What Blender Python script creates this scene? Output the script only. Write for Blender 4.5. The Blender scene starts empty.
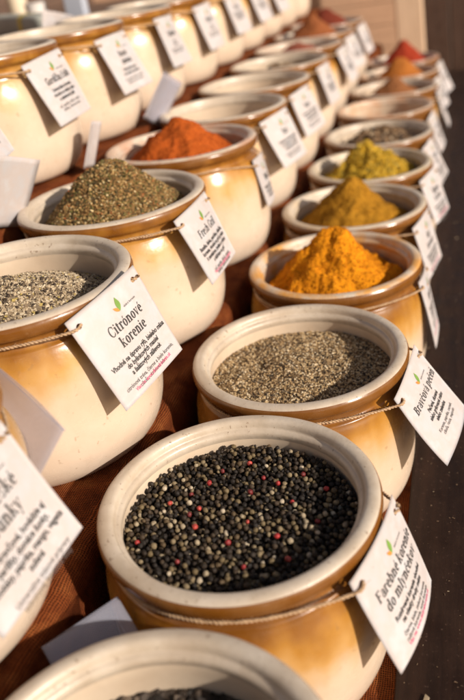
import bpy, bmesh, math, random
import numpy as np
from mathutils import Vector, Matrix, noise as mnoise

random.seed(7); rng = np.random.default_rng(11)
U = 0.11                      # rim radius of a jar in metres; all sizes below are in rim radii
R = math.radians
SC = bpy.context.scene
COL = SC.collection

# ------------------------------------------------------------------ helpers
def mesh_obj(name, verts, faces, mats, parent=None, smooth=True, uvs=None, midx=None, scale=U):
    me = bpy.data.meshes.new(name)
    v = np.asarray(verts, dtype=np.float32) * scale
    if isinstance(faces, np.ndarray):
        nf, k = faces.shape
        me.vertices.add(len(v)); me.vertices.foreach_set('co', v.ravel())
        me.loops.add(nf * k); me.loops.foreach_set('vertex_index', faces.astype(np.int32).ravel())
        me.polygons.add(nf); me.polygons.foreach_set('loop_start', np.arange(0, nf * k, k, dtype=np.int32))
    else:
        me.from_pydata(v.tolist(), [], faces)
    if midx is not None: me.polygons.foreach_set('material_index', np.asarray(midx, dtype=np.int32))
    me.polygons.foreach_set('use_smooth', np.full(len(me.polygons), smooth))
    me.update(calc_edges=True); me.validate()
    if uvs is not None:
        lay = me.uv_layers.new(name='UVMap')
        li = np.empty(len(me.loops), dtype=np.int32); me.loops.foreach_get('vertex_index', li)
        lay.data.foreach_set('uv', np.asarray(uvs, dtype=np.float32)[li].ravel())
    for m in (mats if isinstance(mats, (list, tuple)) else [mats]): me.materials.append(m)
    o = bpy.data.objects.new(name, me); COL.objects.link(o)
    if parent is not None: o.parent = parent
    return o

def empty(name, loc, label, cat, group=None):
    o = bpy.data.objects.new(name, None); COL.objects.link(o)
    o.empty_display_size = 0.02
    o.location = Vector(loc) * U
    tag(o, label, cat, group); return o

def tag(o, label=None, cat=None, group=None, kind=None):
    if label: o['label'] = label
    if cat: o['category'] = cat
    if group: o['group'] = group
    if kind: o['kind'] = kind
    return o

def grid_faces(nu, nv, wrap_u=False, flip=False):
    f = []
    for i in range(nu if wrap_u else nu - 1):
        for j in range(nv - 1):
            a = i * nv + j; b = ((i + 1) % nu) * nv + j
            q = (a, b, b + 1, a + 1)
            f.append(q[::-1] if flip else q)
    return np.array(f, dtype=np.int32)

def lathe(profile, segs=128, wob=0.0, seed=0.0):
    n = len(profile); pr = np.array(profile)
    th = np.linspace(0, 2 * np.pi, segs, endpoint=False)
    V = np.zeros((segs, n, 3))
    w = 1 + wob * (np.sin(2 * th + seed) + .6 * np.sin(3 * th + 2.3 * seed))
    V[:, :, 0] = np.cos(th)[:, None] * pr[None, :, 0] * w[:, None]
    V[:, :, 1] = np.sin(th)[:, None] * pr[None, :, 0] * w[:, None]
    V[:, :, 2] = pr[None, :, 1] + (wob * .6 * np.sin(th + seed * 1.7))[:, None]
    return V.reshape(-1, 3), grid_faces(segs, n, True)

def refine(profile, it=2):
    p = [tuple(q) for q in profile]
    for _ in range(it):                                   # Chaikin corner cutting
        q = [p[0]]
        for a, b in zip(p[:-1], p[1:]):
            q.append((.75 * a[0] + .25 * b[0], .75 * a[1] + .25 * b[1]))
            q.append((.25 * a[0] + .75 * b[0], .25 * a[1] + .75 * b[1]))
        q.append(p[-1]); p = q
    return p

def tube_np(pts, rad, sides=6, closed=False):
    P = np.asarray(pts, dtype=float); n = len(P)
    T = np.roll(P, -1, 0) - np.roll(P, 1, 0)
    if not closed: T[0] = P[1] - P[0]; T[-1] = P[-1] - P[-2]
    T /= np.linalg.norm(T, axis=1)[:, None] + 1e-12
    ref = np.tile(np.array([0.13, 0.21, 0.97]), (n, 1))
    A = np.cross(T, ref); A /= np.linalg.norm(A, axis=1)[:, None] + 1e-12
    B = np.cross(T, A)
    a = np.linspace(0, 2 * np.pi, sides, endpoint=False)
    rad = np.broadcast_to(np.asarray(rad, dtype=float), (n,))
    V = P[:, None, :] + rad[:, None, None] * (np.cos(a)[None, :, None] * A[:, None, :] + np.sin(a)[None, :, None] * B[:, None, :])
    F = []
    for i in range(n if closed else n - 1):
        for j in range(sides):
            i2 = (i + 1) % n; j2 = (j + 1) % sides
            F.append((i * sides + j, i * sides + j2, i2 * sides + j2, i2 * sides + j))
    return V.reshape(-1, 3), np.array(F, dtype=np.int32)

def cat_mesh(parts):
    vs, fs, o = [], [], 0
    for v, f in parts:
        vs.append(v); fs.append(f + o); o += len(v)
    return np.concatenate(vs), np.concatenate(fs)

def box(c, s, rot=None):
    c = np.array(c, float); s = np.array(s, float) / 2
    v = np.array([(x, y, z) for x in (-1, 1) for y in (-1, 1) for z in (-1, 1)], float) * s
    if rot is not None: v = v @ np.array(rot).T
    f = np.array([(0, 1, 3, 2), (4, 6, 7, 5), (0, 4, 5, 1), (2, 3, 7, 6), (0, 2, 6, 4), (1, 5, 7, 3)], dtype=np.int32)
    return v + c, f

def bevel(o, w, seg=2):
    m = o.modifiers.new('bevel', 'BEVEL'); m.width = w * U; m.segments = seg; m.limit_method = 'ANGLE'
    return o

# ------------------------------------------------------------------ materials
def new_mat(name):
    m = bpy.data.materials.new(name); m.use_nodes = True
    nt = m.node_tree; nt.nodes.clear()
    out = nt.nodes.new('ShaderNodeOutputMaterial'); b = nt.nodes.new('ShaderNodeBsdfPrincipled')
    nt.links.new(b.outputs[0], out.inputs[0])
    return m, nt, b, out
def N(nt, t, **kw):
    n = nt.nodes.new(t)
    for k, v in kw.items():
        if k.startswith('i_'):
            n.inputs[k[2:].replace('_', ' ')].default_value = v
        else: setattr(n, k, v)
    return n
def L(nt, a, b): nt.links.new(a, b)
def ramp(nt, stops, inp=None, interp='LINEAR'):
    r = nt.nodes.new('ShaderNodeValToRGB'); cr = r.color_ramp; cr.interpolation = interp
    while len(cr.elements) < len(stops): cr.elements.new(.5)
    for e, (p, c) in zip(cr.elements, stops):
        e.position = p; e.color = (*c, 1) if len(c) == 3 else c
    if inp is not None: L(nt, inp, r.inputs[0])
    return r
def math_n(nt, op, a, b=None, c=None, clamp=False):
    n = nt.nodes.new('ShaderNodeMath'); n.operation = op; n.use_clamp = clamp
    for i, x in enumerate((a, b, c)):
        if x is None: continue
        if isinstance(x, (int, float)): n.inputs[i].default_value = x
        else: L(nt, x, n.inputs[i])
    return n.outputs[0]
def mix(nt, fac, a, b, mode='MIX'):
    n = nt.nodes.new('ShaderNodeMix'); n.data_type = 'RGBA'; n.blend_type = mode
    for s, x in ((n.inputs[0], fac), (n.inputs[6], a), (n.inputs[7], b)):
        if isinstance(x, (int, float)): s.default_value = x
        elif isinstance(x, tuple): s.default_value = (*x, 1) if len(x) == 3 else x
        else: L(nt, x, s)
    return n.outputs[2]
def noise_n(nt, vec, scale, detail=4, rough=.55):
    n = N(nt, 'ShaderNodeTexNoise'); n.inputs['Scale'].default_value = scale
    n.inputs['Detail'].default_value = detail; n.inputs['Roughness'].default_value = rough
    if vec is not None: L(nt, vec, n.inputs['Vector'])
    return n.outputs['Fac']
def bump(nt, b, h, strength, dist):
    n = N(nt, 'ShaderNodeBump'); n.inputs['Strength'].default_value = strength; n.inputs['Distance'].default_value = dist
    L(nt, h, n.inputs['Height']); L(nt, n.outputs[0], b.inputs['Normal'])
def objvec(nt, seeded=True):
    tc = N(nt, 'ShaderNodeTexCoord')
    if not seeded: return tc.outputs['Object'], tc
    oi = N(nt, 'ShaderNodeObjectInfo')
    va = N(nt, 'ShaderNodeVectorMath'); va.operation = 'ADD'
    cx = N(nt, 'ShaderNodeCombineXYZ')
    for i, k in enumerate((3.1, 7.7, 1.3)):
        L(nt, math_n(nt, 'MULTIPLY', oi.outputs['Random'], k), cx.inputs[i])
    L(nt, tc.outputs['Object'], va.inputs[0]); L(nt, cx.outputs[0], va.inputs[1])
    return va.outputs[0], tc

def mat_glaze():
    m, nt, b, _ = new_mat('honey_glaze')
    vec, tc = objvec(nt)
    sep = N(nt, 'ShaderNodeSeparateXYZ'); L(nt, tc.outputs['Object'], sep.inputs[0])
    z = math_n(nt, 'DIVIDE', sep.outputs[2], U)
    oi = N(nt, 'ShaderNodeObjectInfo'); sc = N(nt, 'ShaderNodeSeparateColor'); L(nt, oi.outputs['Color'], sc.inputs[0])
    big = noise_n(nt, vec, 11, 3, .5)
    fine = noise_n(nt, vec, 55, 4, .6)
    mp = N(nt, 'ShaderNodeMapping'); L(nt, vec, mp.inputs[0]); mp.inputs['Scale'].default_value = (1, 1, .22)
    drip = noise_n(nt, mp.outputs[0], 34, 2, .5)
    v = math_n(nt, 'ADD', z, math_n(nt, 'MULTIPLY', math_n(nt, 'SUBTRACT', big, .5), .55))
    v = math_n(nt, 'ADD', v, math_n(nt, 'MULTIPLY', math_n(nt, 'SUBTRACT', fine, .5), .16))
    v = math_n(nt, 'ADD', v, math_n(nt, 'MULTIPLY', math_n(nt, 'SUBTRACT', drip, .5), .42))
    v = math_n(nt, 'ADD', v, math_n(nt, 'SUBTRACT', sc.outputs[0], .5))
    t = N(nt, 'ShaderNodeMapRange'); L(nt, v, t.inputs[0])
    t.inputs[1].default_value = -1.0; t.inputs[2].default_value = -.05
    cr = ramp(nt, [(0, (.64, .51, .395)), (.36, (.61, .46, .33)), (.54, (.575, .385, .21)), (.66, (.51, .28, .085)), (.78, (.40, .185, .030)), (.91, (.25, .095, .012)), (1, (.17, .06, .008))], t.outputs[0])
    spots = noise_n(nt, vec, 140, 2, .5)
    sp = ramp(nt, [(.68, (0, 0, 0)), (.74, (1, 1, 1))], spots)
    c = mix(nt, math_n(nt, 'MULTIPLY', sp.outputs[0], .35), cr.outputs[0], (.25, .13, .05))
    cloud = noise_n(nt, vec, 26, 5, .65)
    cl = ramp(nt, [(.42, (0, 0, 0)), (.72, (1, 1, 1))], cloud)
    c = mix(nt, math_n(nt, 'MULTIPLY', cl.outputs[0], .18), c, (.40, .25, .13))
    smear = noise_n(nt, vec, 17, 6, .7)
    sm = ramp(nt, [(.60, (0, 0, 0)), (.70, (1, 1, 1))], smear)
    c = mix(nt, math_n(nt, 'MULTIPLY', sm.outputs[0], .12), c, (.30, .16, .07))
    L(nt, c, b.inputs['Base Color'])
    rr = ramp(nt, [(.3, (.15,) * 3), (.75, (.36,) * 3)], fine); L(nt, rr.outputs[0], b.inputs['Roughness'])
    b.inputs['IOR'].default_value = 1.52
    h = math_n(nt, 'ADD', math_n(nt, 'MULTIPLY', big, .9), math_n(nt, 'MULTIPLY', fine, .12))
    bump(nt, b, h, .5, .005)
    return m

def mat_rim():
    m, nt, b, _ = new_mat('bare_stoneware')
    vec, tc = objvec(nt)
    oi = N(nt, 'ShaderNodeObjectInfo')
    n1 = noise_n(nt, vec, 60, 5, .65); n2 = noise_n(nt, vec, 260, 3, .6); n3 = noise_n(nt, vec, 22, 4, .6)
    base = ramp(nt, [(.3, (.50, .41, .31)), (.7, (.59, .50, .40))], n1)
    dark = ramp(nt, [(.64, (0, 0, 0)), (.70, (1, 1, 1))], n2)
    c = mix(nt, math_n(nt, 'MULTIPLY', dark.outputs[0], .7), base.outputs[0], (.16, .09, .05))
    st = ramp(nt, [(.40, (0, 0, 0)), (.60, (1, 1, 1))], n3)
    c = mix(nt, math_n(nt, 'MULTIPLY', st.outputs[0], oi.outputs['Alpha']), c, oi.outputs['Color'])
    L(nt, c, b.inputs['Base Color'])
    b.inputs['Roughness'].default_value = .36
    bump(nt, b, math_n(nt, 'ADD', n1, math_n(nt, 'MULTIPLY', n2, .5)), .3, .0012)
    return m

def mat_lining():
    m, nt, b, _ = new_mat('cream_lining')
    vec, tc = objvec(nt)
    oi = N(nt, 'ShaderNodeObjectInfo')
    n1 = noise_n(nt, vec, 24, 5, .6); n3 = noise_n(nt, vec, 40, 4, .6)
    base = ramp(nt, [(.3, (.60, .465, .335)), (.7, (.68, .555, .42))], n1)
    st = ramp(nt, [(.42, (0, 0, 0)), (.66, (1, 1, 1))], n3)
    c = mix(nt, math_n(nt, 'MULTIPLY', st.outputs[0], oi.outputs['Alpha']), base.outputs[0], oi.outputs['Color'])
    L(nt, c, b.inputs['Base Color']); b.inputs['Roughness'].default_value = .34
    bump(nt, b, n1, .2, .002)
    return m

def mat_paper(name, hole=True, w=.74):
    m, nt, b, out = new_mat(name)
    vec, tc = objvec(nt)
    n1 = noise_n(nt, vec, 50, 4, .55); n2 = noise_n(nt, vec, 400, 3, .6)
    c = ramp(nt, [(.36, (.55, .525, .535)), (.52, (.565, .50, .48)), (.68, (.585, .565, .575))], n1)
    L(nt, c.outputs[0], b.inputs['Base Color']); b.inputs['Roughness'].default_value = .5
    bump(nt, b, math_n(nt, 'ADD', math_n(nt, 'MULTIPLY', n2, .3), noise_n(nt, vec, 28, 3, .5)), .25, .0025)
    # thin card lets a little light through
    smu = ramp(nt, [(.60, (0, 0, 0)), (.74, (1, 1, 1))], noise_n(nt, vec, 38, 5, .7))
    L(nt, mix(nt, math_n(nt, 'MULTIPLY', smu.outputs[0], .28), c.outputs[0], (.42, .31, .22)), b.inputs['Base Color'])
    tr = N(nt, 'ShaderNodeBsdfTranslucent'); tr.inputs[0].default_value = (.8, .74, .66, 1)
    ms = N(nt, 'ShaderNodeMixShader'); ms.inputs[0].default_value = .12
    L(nt, b.outputs[0], ms.inputs[1]); L(nt, tr.outputs[0], ms.inputs[2])
    last = ms.outputs[0]
    if hole:
        sep = N(nt, 'ShaderNodeSeparateXYZ'); L(nt, tc.outputs['UV'], sep.inputs[0])
        du = math_n(nt, 'SUBTRACT', math_n(nt, 'ABSOLUTE', sep.outputs[0]), w / 2 - .075)
        dv = math_n(nt, 'SUBTRACT', sep.outputs[1], .085)
        d = math_n(nt, 'ADD', math_n(nt, 'MULTIPLY', du, du), math_n(nt, 'MULTIPLY', dv, dv))
        hl = math_n(nt, 'LESS_THAN', d, .022 ** 2)
        tp = N(nt, 'ShaderNodeBsdfTransparent'); m2 = N(nt, 'ShaderNodeMixShader')
        L(nt, hl, m2.inputs[0]); L(nt, last, m2.inputs[1]); L(nt, tp.outputs[0], m2.inputs[2]); last = m2.outputs[0]
    L(nt, last, out.inputs[0])
    return m

def mat_plain(name, col, rough=.5, nscale=60, var=.25, bstr=.2, bdist=.001, spec=.5, seeded=True):
    m, nt, b, _ = new_mat(name)
    vec, tc = objvec(nt, seeded)
    n1 = noise_n(nt, vec, nscale, 5, .6)
    lo = tuple(c * (1 - var) for c in col); hi = tuple(min(1, c * (1 + var)) for c in col)
    r = ramp(nt, [(.3, lo), (.7, hi)], n1); L(nt, r.outputs[0], b.inputs['Base Color'])
    b.inputs['Roughness'].default_value = rough; b.inputs['Specular IOR Level'].default_value = spec
    bump(nt, b, n1, bstr, bdist)
    return m

def mat_powder(name, stops, scale=900, bdist=.0012, rough=.95):
    m, nt, b, _ = new_mat(name)
    vec, tc = objvec(nt)
    n1 = noise_n(nt, vec, scale, 3, .7); n2 = noise_n(nt, vec, scale * .12, 4, .65)
    f = math_n(nt, 'ADD', math_n(nt, 'MULTIPLY', n1, .6), math_n(nt, 'MULTIPLY', n2, .4))
    r = ramp(nt, stops, f); L(nt, r.outputs[0], b.inputs['Base Color'])
    b.inputs['Roughness'].default_value = rough; b.inputs['Specular IOR Level'].default_value = .15
    bump(nt, b, f, .9, bdist)
    return m

def mat_island(name, stops, rough=.7, bscale=900, interp='CONSTANT', spec=.3, bstr=.5, dirt=.3):
    m, nt, b, _ = new_mat(name)
    g = N(nt, 'ShaderNodeNewGeometry'); tc = N(nt, 'ShaderNodeTexCoord')
    r = ramp(nt, stops, g.outputs['Random Per Island'], interp)
    n1 = noise_n(nt, tc.outputs['Object'], bscale, 3, .6)
    c = mix(nt, math_n(nt, 'MULTIPLY', n1, dirt), r.outputs[0], (.03, .022, .016))
    L(nt, c, b.inputs['Base Color']); b.inputs['Roughness'].default_value = rough
    b.inputs['Specular IOR Level'].default_value = spec
    bump(nt, b, n1, bstr, .0012)
    return m

def mat_twine():
    m, nt, b, _ = new_mat('jute_twine')
    vec, tc = objvec(nt)
    n1 = noise_n(nt, vec, 500, 4, .7)
    r = ramp(nt, [(.3, (.34, .20, .105)), (.7, (.58, .40, .24))], n1); L(nt, r.outputs[0], b.inputs['Base Color'])
    b.inputs['Roughness'].default_value = .9; bump(nt, b, n1, .8, .001)
    return m

def mat_burlap():
    m, nt, b, _ = new_mat('rust_burlap')
    tc = N(nt, 'ShaderNodeTexCoord')
    sep = N(nt, 'ShaderNodeSeparateXYZ'); L(nt, tc.outputs['UV'], sep.inputs[0])
    wob = noise_n(nt, tc.outputs['UV'], 6, 3, .6)
    k = 2 * math.pi / .018
    def thread(co, wv):
        a = math_n(nt, 'ADD', math_n(nt, 'MULTIPLY', co, k), math_n(nt, 'MULTIPLY', wv, 14.0))
        return math_n(nt, 'MULTIPLY_ADD', math_n(nt, 'SINE', a), .5, .5)
    tx = thread(sep.outputs[0], wob); ty = thread(sep.outputs[1], noise_n(nt, tc.outputs['UV'], 5, 3, .6))
    h = math_n(nt, 'MAXIMUM', tx, ty)
    gap = math_n(nt, 'MULTIPLY', math_n(nt, 'SUBTRACT', 1, tx), math_n(nt, 'SUBTRACT', 1, ty))
    n2 = noise_n(nt, tc.outputs['UV'], 3.2, 5, .65)
    base = ramp(nt, [(.3, (.13, .028, .008)), (.5, (.29, .072, .018)), (.72, (.46, .155, .042))], n2)
    c = mix(nt, math_n(nt, 'MINIMUM', math_n(nt, 'MULTIPLY', math_n(nt, 'MULTIPLY', gap, 1.5), math_n(nt, 'MULTIPLY', noise_n(nt, tc.outputs['UV'], 30, 4, .7), 1.8)), 1.0), base.outputs[0], (.03, .01, .006))
    L(nt, c, b.inputs['Base Color']); b.inputs['Roughness'].default_value = .95
    b.inputs['Specular IOR Level'].default_value = .1
    fz = noise_n(nt, tc.outputs['UV'], 90, 3, .7)
    bump(nt, b, math_n(nt, 'ADD', h, math_n(nt, 'MULTIPLY', fz, .5)), .9, .0022)
    return m

def mat_wood(name, lo, hi, rough=.55, scale=(1, 14, 14), sc=9, gl=.5, bstr=.4, pits=True):
    m, nt, b, _ = new_mat(name)
    vec, tc = objvec(nt)
    mp = N(nt, 'ShaderNodeMapping'); L(nt, vec, mp.inputs[0]); mp.inputs['Scale'].default_value = scale
    n1 = noise_n(nt, mp.outputs[0], sc, 6, .65); n2 = noise_n(nt, vec, 30, 5, .6); n3 = noise_n(nt, vec, 240, 3, .6)
    r = ramp(nt, [(.3, lo), (.7, hi)], math_n(nt, 'ADD', math_n(nt, 'MULTIPLY', n1, .7), math_n(nt, 'MULTIPLY', n2, .3)))
    c = r.outputs[0]
    if pits:
        d = ramp(nt, [(.64, (0, 0, 0)), (.72, (1, 1, 1))], n3)
        c = mix(nt, math_n(nt, 'MULTIPLY', d.outputs[0], .45), c, tuple(min(1, x * 2.6 + .03) for x in hi))
    L(nt, c, b.inputs['Base Color'])
    rr = ramp(nt, [(.3, (rough - .15,) * 3), (.7, (rough + .15,) * 3)], n2); L(nt, rr.outputs[0], b.inputs['Roughness'])
    b.inputs['Specular IOR Level'].default_value = gl
    bump(nt, b, math_n(nt, 'ADD', n1, math_n(nt, 'MULTIPLY', n3, .3)), bstr, .002)
    return m

def mat_sleeve(name):
    m, nt, b, out = new_mat(name)
    vec, tc = objvec(nt)
    n1 = noise_n(nt, vec, 14, 3, .5)
    b.inputs['Base Color'].default_value = (.62, .63, .72, 1); b.inputs['Roughness'].default_value = .12
    b.inputs['IOR'].default_value = 1.45
    bump(nt, b, n1, .3, .004)
    tp = N(nt, 'ShaderNodeBsdfTransparent'); tp.inputs[0].default_value = (.93, .93, .96, 1)
    ms = N(nt, 'ShaderNodeMixShader'); ms.inputs[0].default_value = .84
    L(nt, b.outputs[0], ms.inputs[1]); L(nt, tp.outputs[0], ms.inputs[2]); L(nt, ms.outputs[0], out.inputs[0])
    return m

GLAZE, RIM, LINING = mat_glaze(), mat_rim(), mat_lining()
PAPER = mat_paper('tag_paper'); PLAINPAPER = mat_paper('leaflet_paper', hole=False)
INK = mat_plain('print_ink', (.03, .027, .026), .6, var=.1, bstr=0)
GREYINK = mat_plain('small_print_ink', (.07, .062, .06), .6, var=.1, bstr=0)
PINK = mat_plain('pink_print', (.62, .10, .20), .6, var=.1, bstr=0)
GREEN = mat_plain('leaf_green_print', (.15, .27, .045), .6, var=.15, bstr=0)
ORANGE = mat_plain('leaf_orange_print', (.74, .22, .04), .6, var=.15, bstr=0)
TWINE = mat_twine(); BURLAP = mat_burlap(); SLEEVE = mat_sleeve('milky_plastic')

# ------------------------------------------------------------------ the place: camera frame fitted to the photograph
PITCH, ROLL, CAMH = 0.492701544, -0.151028248, 3.32457781
UD = np.array([0.32364587, 0.94617829]); ND = np.array([0.94617829, -0.32364587])
LAT0 = -1.36803742
def P(lat, along, z=0.):
    xy = ND * (lat + LAT0) + UD * along
    return (xy[0], xy[1], z)
ZM, ZB = 1.21506, 2.65
HJ = 1.52
JAR = {'R0': (-.745, 2.032, 0), 'R1': (-.117, 4.086, 0), 'R2': (.609, 6.008, 0), 'R3': (1.329, 7.996, 0), 'R4': (1.98, 9.919, 0),
       'R5': (2.664, 11.827, 0), 'R6': (3.311, 13.827, 0), 'R7': (3.972, 15.928, 0), 'R8': (4.696, 17.914, 0), 'R9': (5.352, 19.858, 0), 'R10': (6.012, 21.89, 0),
       'M0': (-2.412, 3.731, ZM), 'M1': (-1.706, 5.764, ZM), 'M2': (-1.024, 7.767, ZM), 'M3': (-.257, 9.864, ZM), 'M4': (.418, 11.892, ZM),
       'M5': (1.108, 13.87, ZM), 'M6': (1.828, 15.932, ZM), 'M7': (2.535, 17.966, ZM), 'M8': (3.242, 19.999, ZM), 'M9': (3.948, 22.033, ZM)}
for k in range(-1, 9):
    JAR['B%d' % k] = (-2.560 + .70677 * k, 9.80 + 2.03357 * k, ZB)

cam = bpy.data.cameras.new('camera'); co = bpy.data.objects.new('camera', cam); COL.objects.link(co)
cp, sp = math.cos(PITCH), math.sin(PITCH)
fw = Vector((0, cp, -sp)); rt = Vector((1, 0, 0)); up = Vector((0, sp, cp))
c_, s_ = math.cos(ROLL), math.sin(ROLL)
r2 = c_ * rt + s_ * up; u2 = -s_ * rt + c_ * up
mw = Matrix((r2, u2, -fw)).transposed().to_4x4(); mw.translation = Vector((0, 0, CAMH * U))
co.matrix_world = mw
cam.sensor_fit = 'HORIZONTAL'; cam.sensor_width = 24; cam.lens = 737.85 / 464 * 24
cam.clip_start = .01; cam.clip_end = 200
cam.dof.use_dof = True; cam.dof.focus_distance = 6.0 * U; cam.dof.aperture_fstop = cam.lens / 1000 / (.088 * U)
cam.dof.aperture_blades = 7
SC.camera = co

# ------------------------------------------------------------------ light
SUN_AZ, SUN_EL = R(-41), R(25)          # azimuth from +X
D = Vector((math.cos(SUN_EL) * math.cos(SUN_AZ), math.cos(SUN_EL) * math.sin(SUN_AZ), math.sin(SUN_EL)))
sl = bpy.data.lights.new('sun', 'SUN'); so = bpy.data.objects.new('sun', sl); COL.objects.link(so)
sl.energy = 4.7; sl.angle = R(.9); sl.color = (1, .91, .80)
so.rotation_euler = D.to_track_quat('Z', 'Y').to_euler(); so.location = D * 5
w = bpy.data.worlds.new('World'); SC.world = w; w.use_nodes = True
bg = w.node_tree.nodes['Background']; sky = w.node_tree.nodes.new('ShaderNodeTexSky')
sky.sky_type = 'NISHITA'; sky.sun_disc = False; sky.sun_elevation = SUN_EL
sky.sun_rotation = math.atan2(D.x, D.y); sky.dust_density = 2.0; sky.ozone_density = .6
wm = w.node_tree.nodes.new('ShaderNodeMix'); wm.data_type = 'RGBA'; wm.blend_type = 'MULTIPLY'; wm.inputs[0].default_value = 1
wm.inputs[7].default_value = (1, .92, .86, 1)                     # warm white balance of the photograph
w.node_tree.links.new(sky.outputs[0], wm.inputs[6]); w.node_tree.links.new(wm.outputs[2], bg.inputs[0]); bg.inputs[1].default_value = .088
SC.view_settings.view_transform = 'Standard'; SC.view_settings.look = 'None'
SC.view_settings.exposure = .13; SC.view_settings.gamma = 1

# ------------------------------------------------------------------ jars
RIM_PROFILE = [(.846, -.15), (.836, -.115), (.838, -.09), (.855, -.072), (.872, -.064), (.877, -.04), (.886, -.016), (.905, -.002), (.93, .002), (.958, -.001), (.98, -.01), (.992, -.022)]
BODY_PROFILE = [(.992, -.022), (1.004, -.042), (1.008, -.075), (1.0, -.112), (.975, -.135), (.945, -.148), (.93, -.172), (.928, -.21), (.94, -.238), (.968, -.252), (.974, -.275), (.99, -.31), (1.018, -.40), (1.036, -.52), (1.046, -.68), (1.05, -.84),
                (1.052, -1.0), (1.045, -1.14), (1.02, -1.28), (.98, -1.39), (.93, -1.465), (.88, -1.505), (.82, -1.52), (.4, -1.52), (.001, -1.515)]
LINE_PROFILE = [(.846, -.15), (.85, -.2), (.87, -.32), (.895, -.5), (.91, -.75), (.88, -1.0), (.8, -1.2), (.6, -1.3), (.001, -1.32)]
def make_jar(key, label, stain=(.5, .3, .1), stain_a=0., lining_a=0., shift=.5, group='glazed spice jars standing in three stepped rows'):
    t = empty('ceramic_jar', JAR[key], label, 'jar', group)
    sd = rng.uniform(0, 6.28)
    wob = .0035
    belly = .992 if key[0] == 'R' else 1.019
    bp = [(r * (1 + (belly - 1) * min(1, max(0, (-z - .3) / .3))), z) for r, z in BODY_PROFILE]
    seg = 160 if JAR[key][1] < 11 else 96
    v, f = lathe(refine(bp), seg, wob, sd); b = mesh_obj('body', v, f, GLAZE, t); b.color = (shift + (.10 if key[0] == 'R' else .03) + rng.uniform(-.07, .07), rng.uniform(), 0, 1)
    v, f = lathe(refine(RIM_PROFILE), seg, wob, sd); r_ = mesh_obj('rim', v, f, RIM, t); r_.color = (*stain, stain_a)
    v, f = lathe(refine(LINE_PROFILE), seg, wob, sd); l = mesh_obj('lining', v, f, LINING, t); l.color = (*stain, lining_a)
    return t

DUST = (.30, .20, .12)
jars = {
 'R0': ('glazed jar cut off by the bottom edge of the photo, nearest in the front row', DUST, .35, .1, .62),
 'R1': ('amber glazed jar full of black peppercorns in the front row', DUST, .25, .05, .66),
 'R2': ('amber glazed jar of coarse grey pepper, behind the peppercorn jar', DUST, .3, .1, .62),
 'R3': ('jar with yellow stained rim holding the bright orange turmeric heap', (.62, .27, .02), .85, .75, .6),
 'R4': ('jar holding the smooth mustard brown curry heap in the front row', (.45, .25, .04), .35, .3, .58),
 'R5': ('jar holding the flaky yellow green heap in the front row', (.45, .3, .05), .3, .25, .58),
 'R6': ('front row jar with dark brown dried bits lying low inside', DUST, .3, .2, .55),
 'R7': ('low filled jar with reddish stained lip, behind the dried bits jar', (.55, .22, .07), .6, .5, .6),
 'R8': ('front row jar with brown powder heap, third from the far end', (.4, .18, .06), .3, .3, .55),
 'R9': ('front row jar with orange brown powder heap, next to the farthest red one', (.5, .2, .05), .4, .3, .55),
 'R10': ('farthest front row jar, holding the deep red powder heap', (.5, .12, .04), .5, .3, .55),
 'M0': ('cream jar cut off by the left edge, below the Citrónové korenie jar', DUST, .2, .1, .45),
 'M1': ('cream jar wearing the Citrónové korenie tag, filled with grey lemon pepper', DUST, .2, .1, .55),
 'M2': ('cream jar wearing the Fresh Gril tag, holding a green brown herb cone', DUST, .2, .1, .5),
 'M3': ('middle row jar holding the orange red paprika heap', (.5, .14, .03), .45, .4, .55),
 'M4': ('middle row jar without visible spice, right behind the paprika jar', DUST, .2, .1, .5),
 'M5': ('middle row jar without visible spice, second behind the paprika jar', DUST, .2, .1, .5),
 'M6': ('middle row jar with a low layer of brown bits, third behind the paprika jar', DUST, .25, .2, .5),
 'M7': ('middle row jar with dull red brown spice, fourth behind the paprika jar', (.4, .14, .06), .3, .2, .5),
 'M8': ('middle row jar with rust brown powder heap, next to the far end', (.4, .14, .06), .3, .2, .5),
 'M9': ('farthest middle row jar, holding a dark red powder heap', (.4, .10, .05), .3, .2, .5),
 'B-1': ('back row jar beyond the left edge, only its hanging tag corner shows', DUST, .2, .1, .42),
 'B0': ('back row jar at the left edge of the photo, first with a whole tag', DUST, .2, .1, .45),
 'B1': ('second back row jar from the left edge of the photo', DUST, .2, .1, .43),
 'B2': ('third back row jar from the left edge of the photo', DUST, .2, .1, .42),
 'B3': ('fourth back row jar from the left edge of the photo', DUST, .2, .1, .45),
 'B4': ('fifth back row jar from the left edge, its rim above the photo', DUST, .2, .1, .42),
 'B5': ('sixth back row jar from the left edge, only its blurred belly showing', DUST, .2, .1, .42),
 'B6': ('seventh back row jar from the left edge, a pale blurred belly', DUST, .2, .1, .42),
 'B7': ('eighth back row jar, last but one towards the far wall', DUST, .2, .1, .42),
 'B8': ('ninth and farthest back row jar, nearest the far wall', DUST, .2, .1, .42),
}
for k, (lab, st, sa, la, sh) in jars.items(): make_jar(k, lab, st, sa, la, sh)

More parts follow.
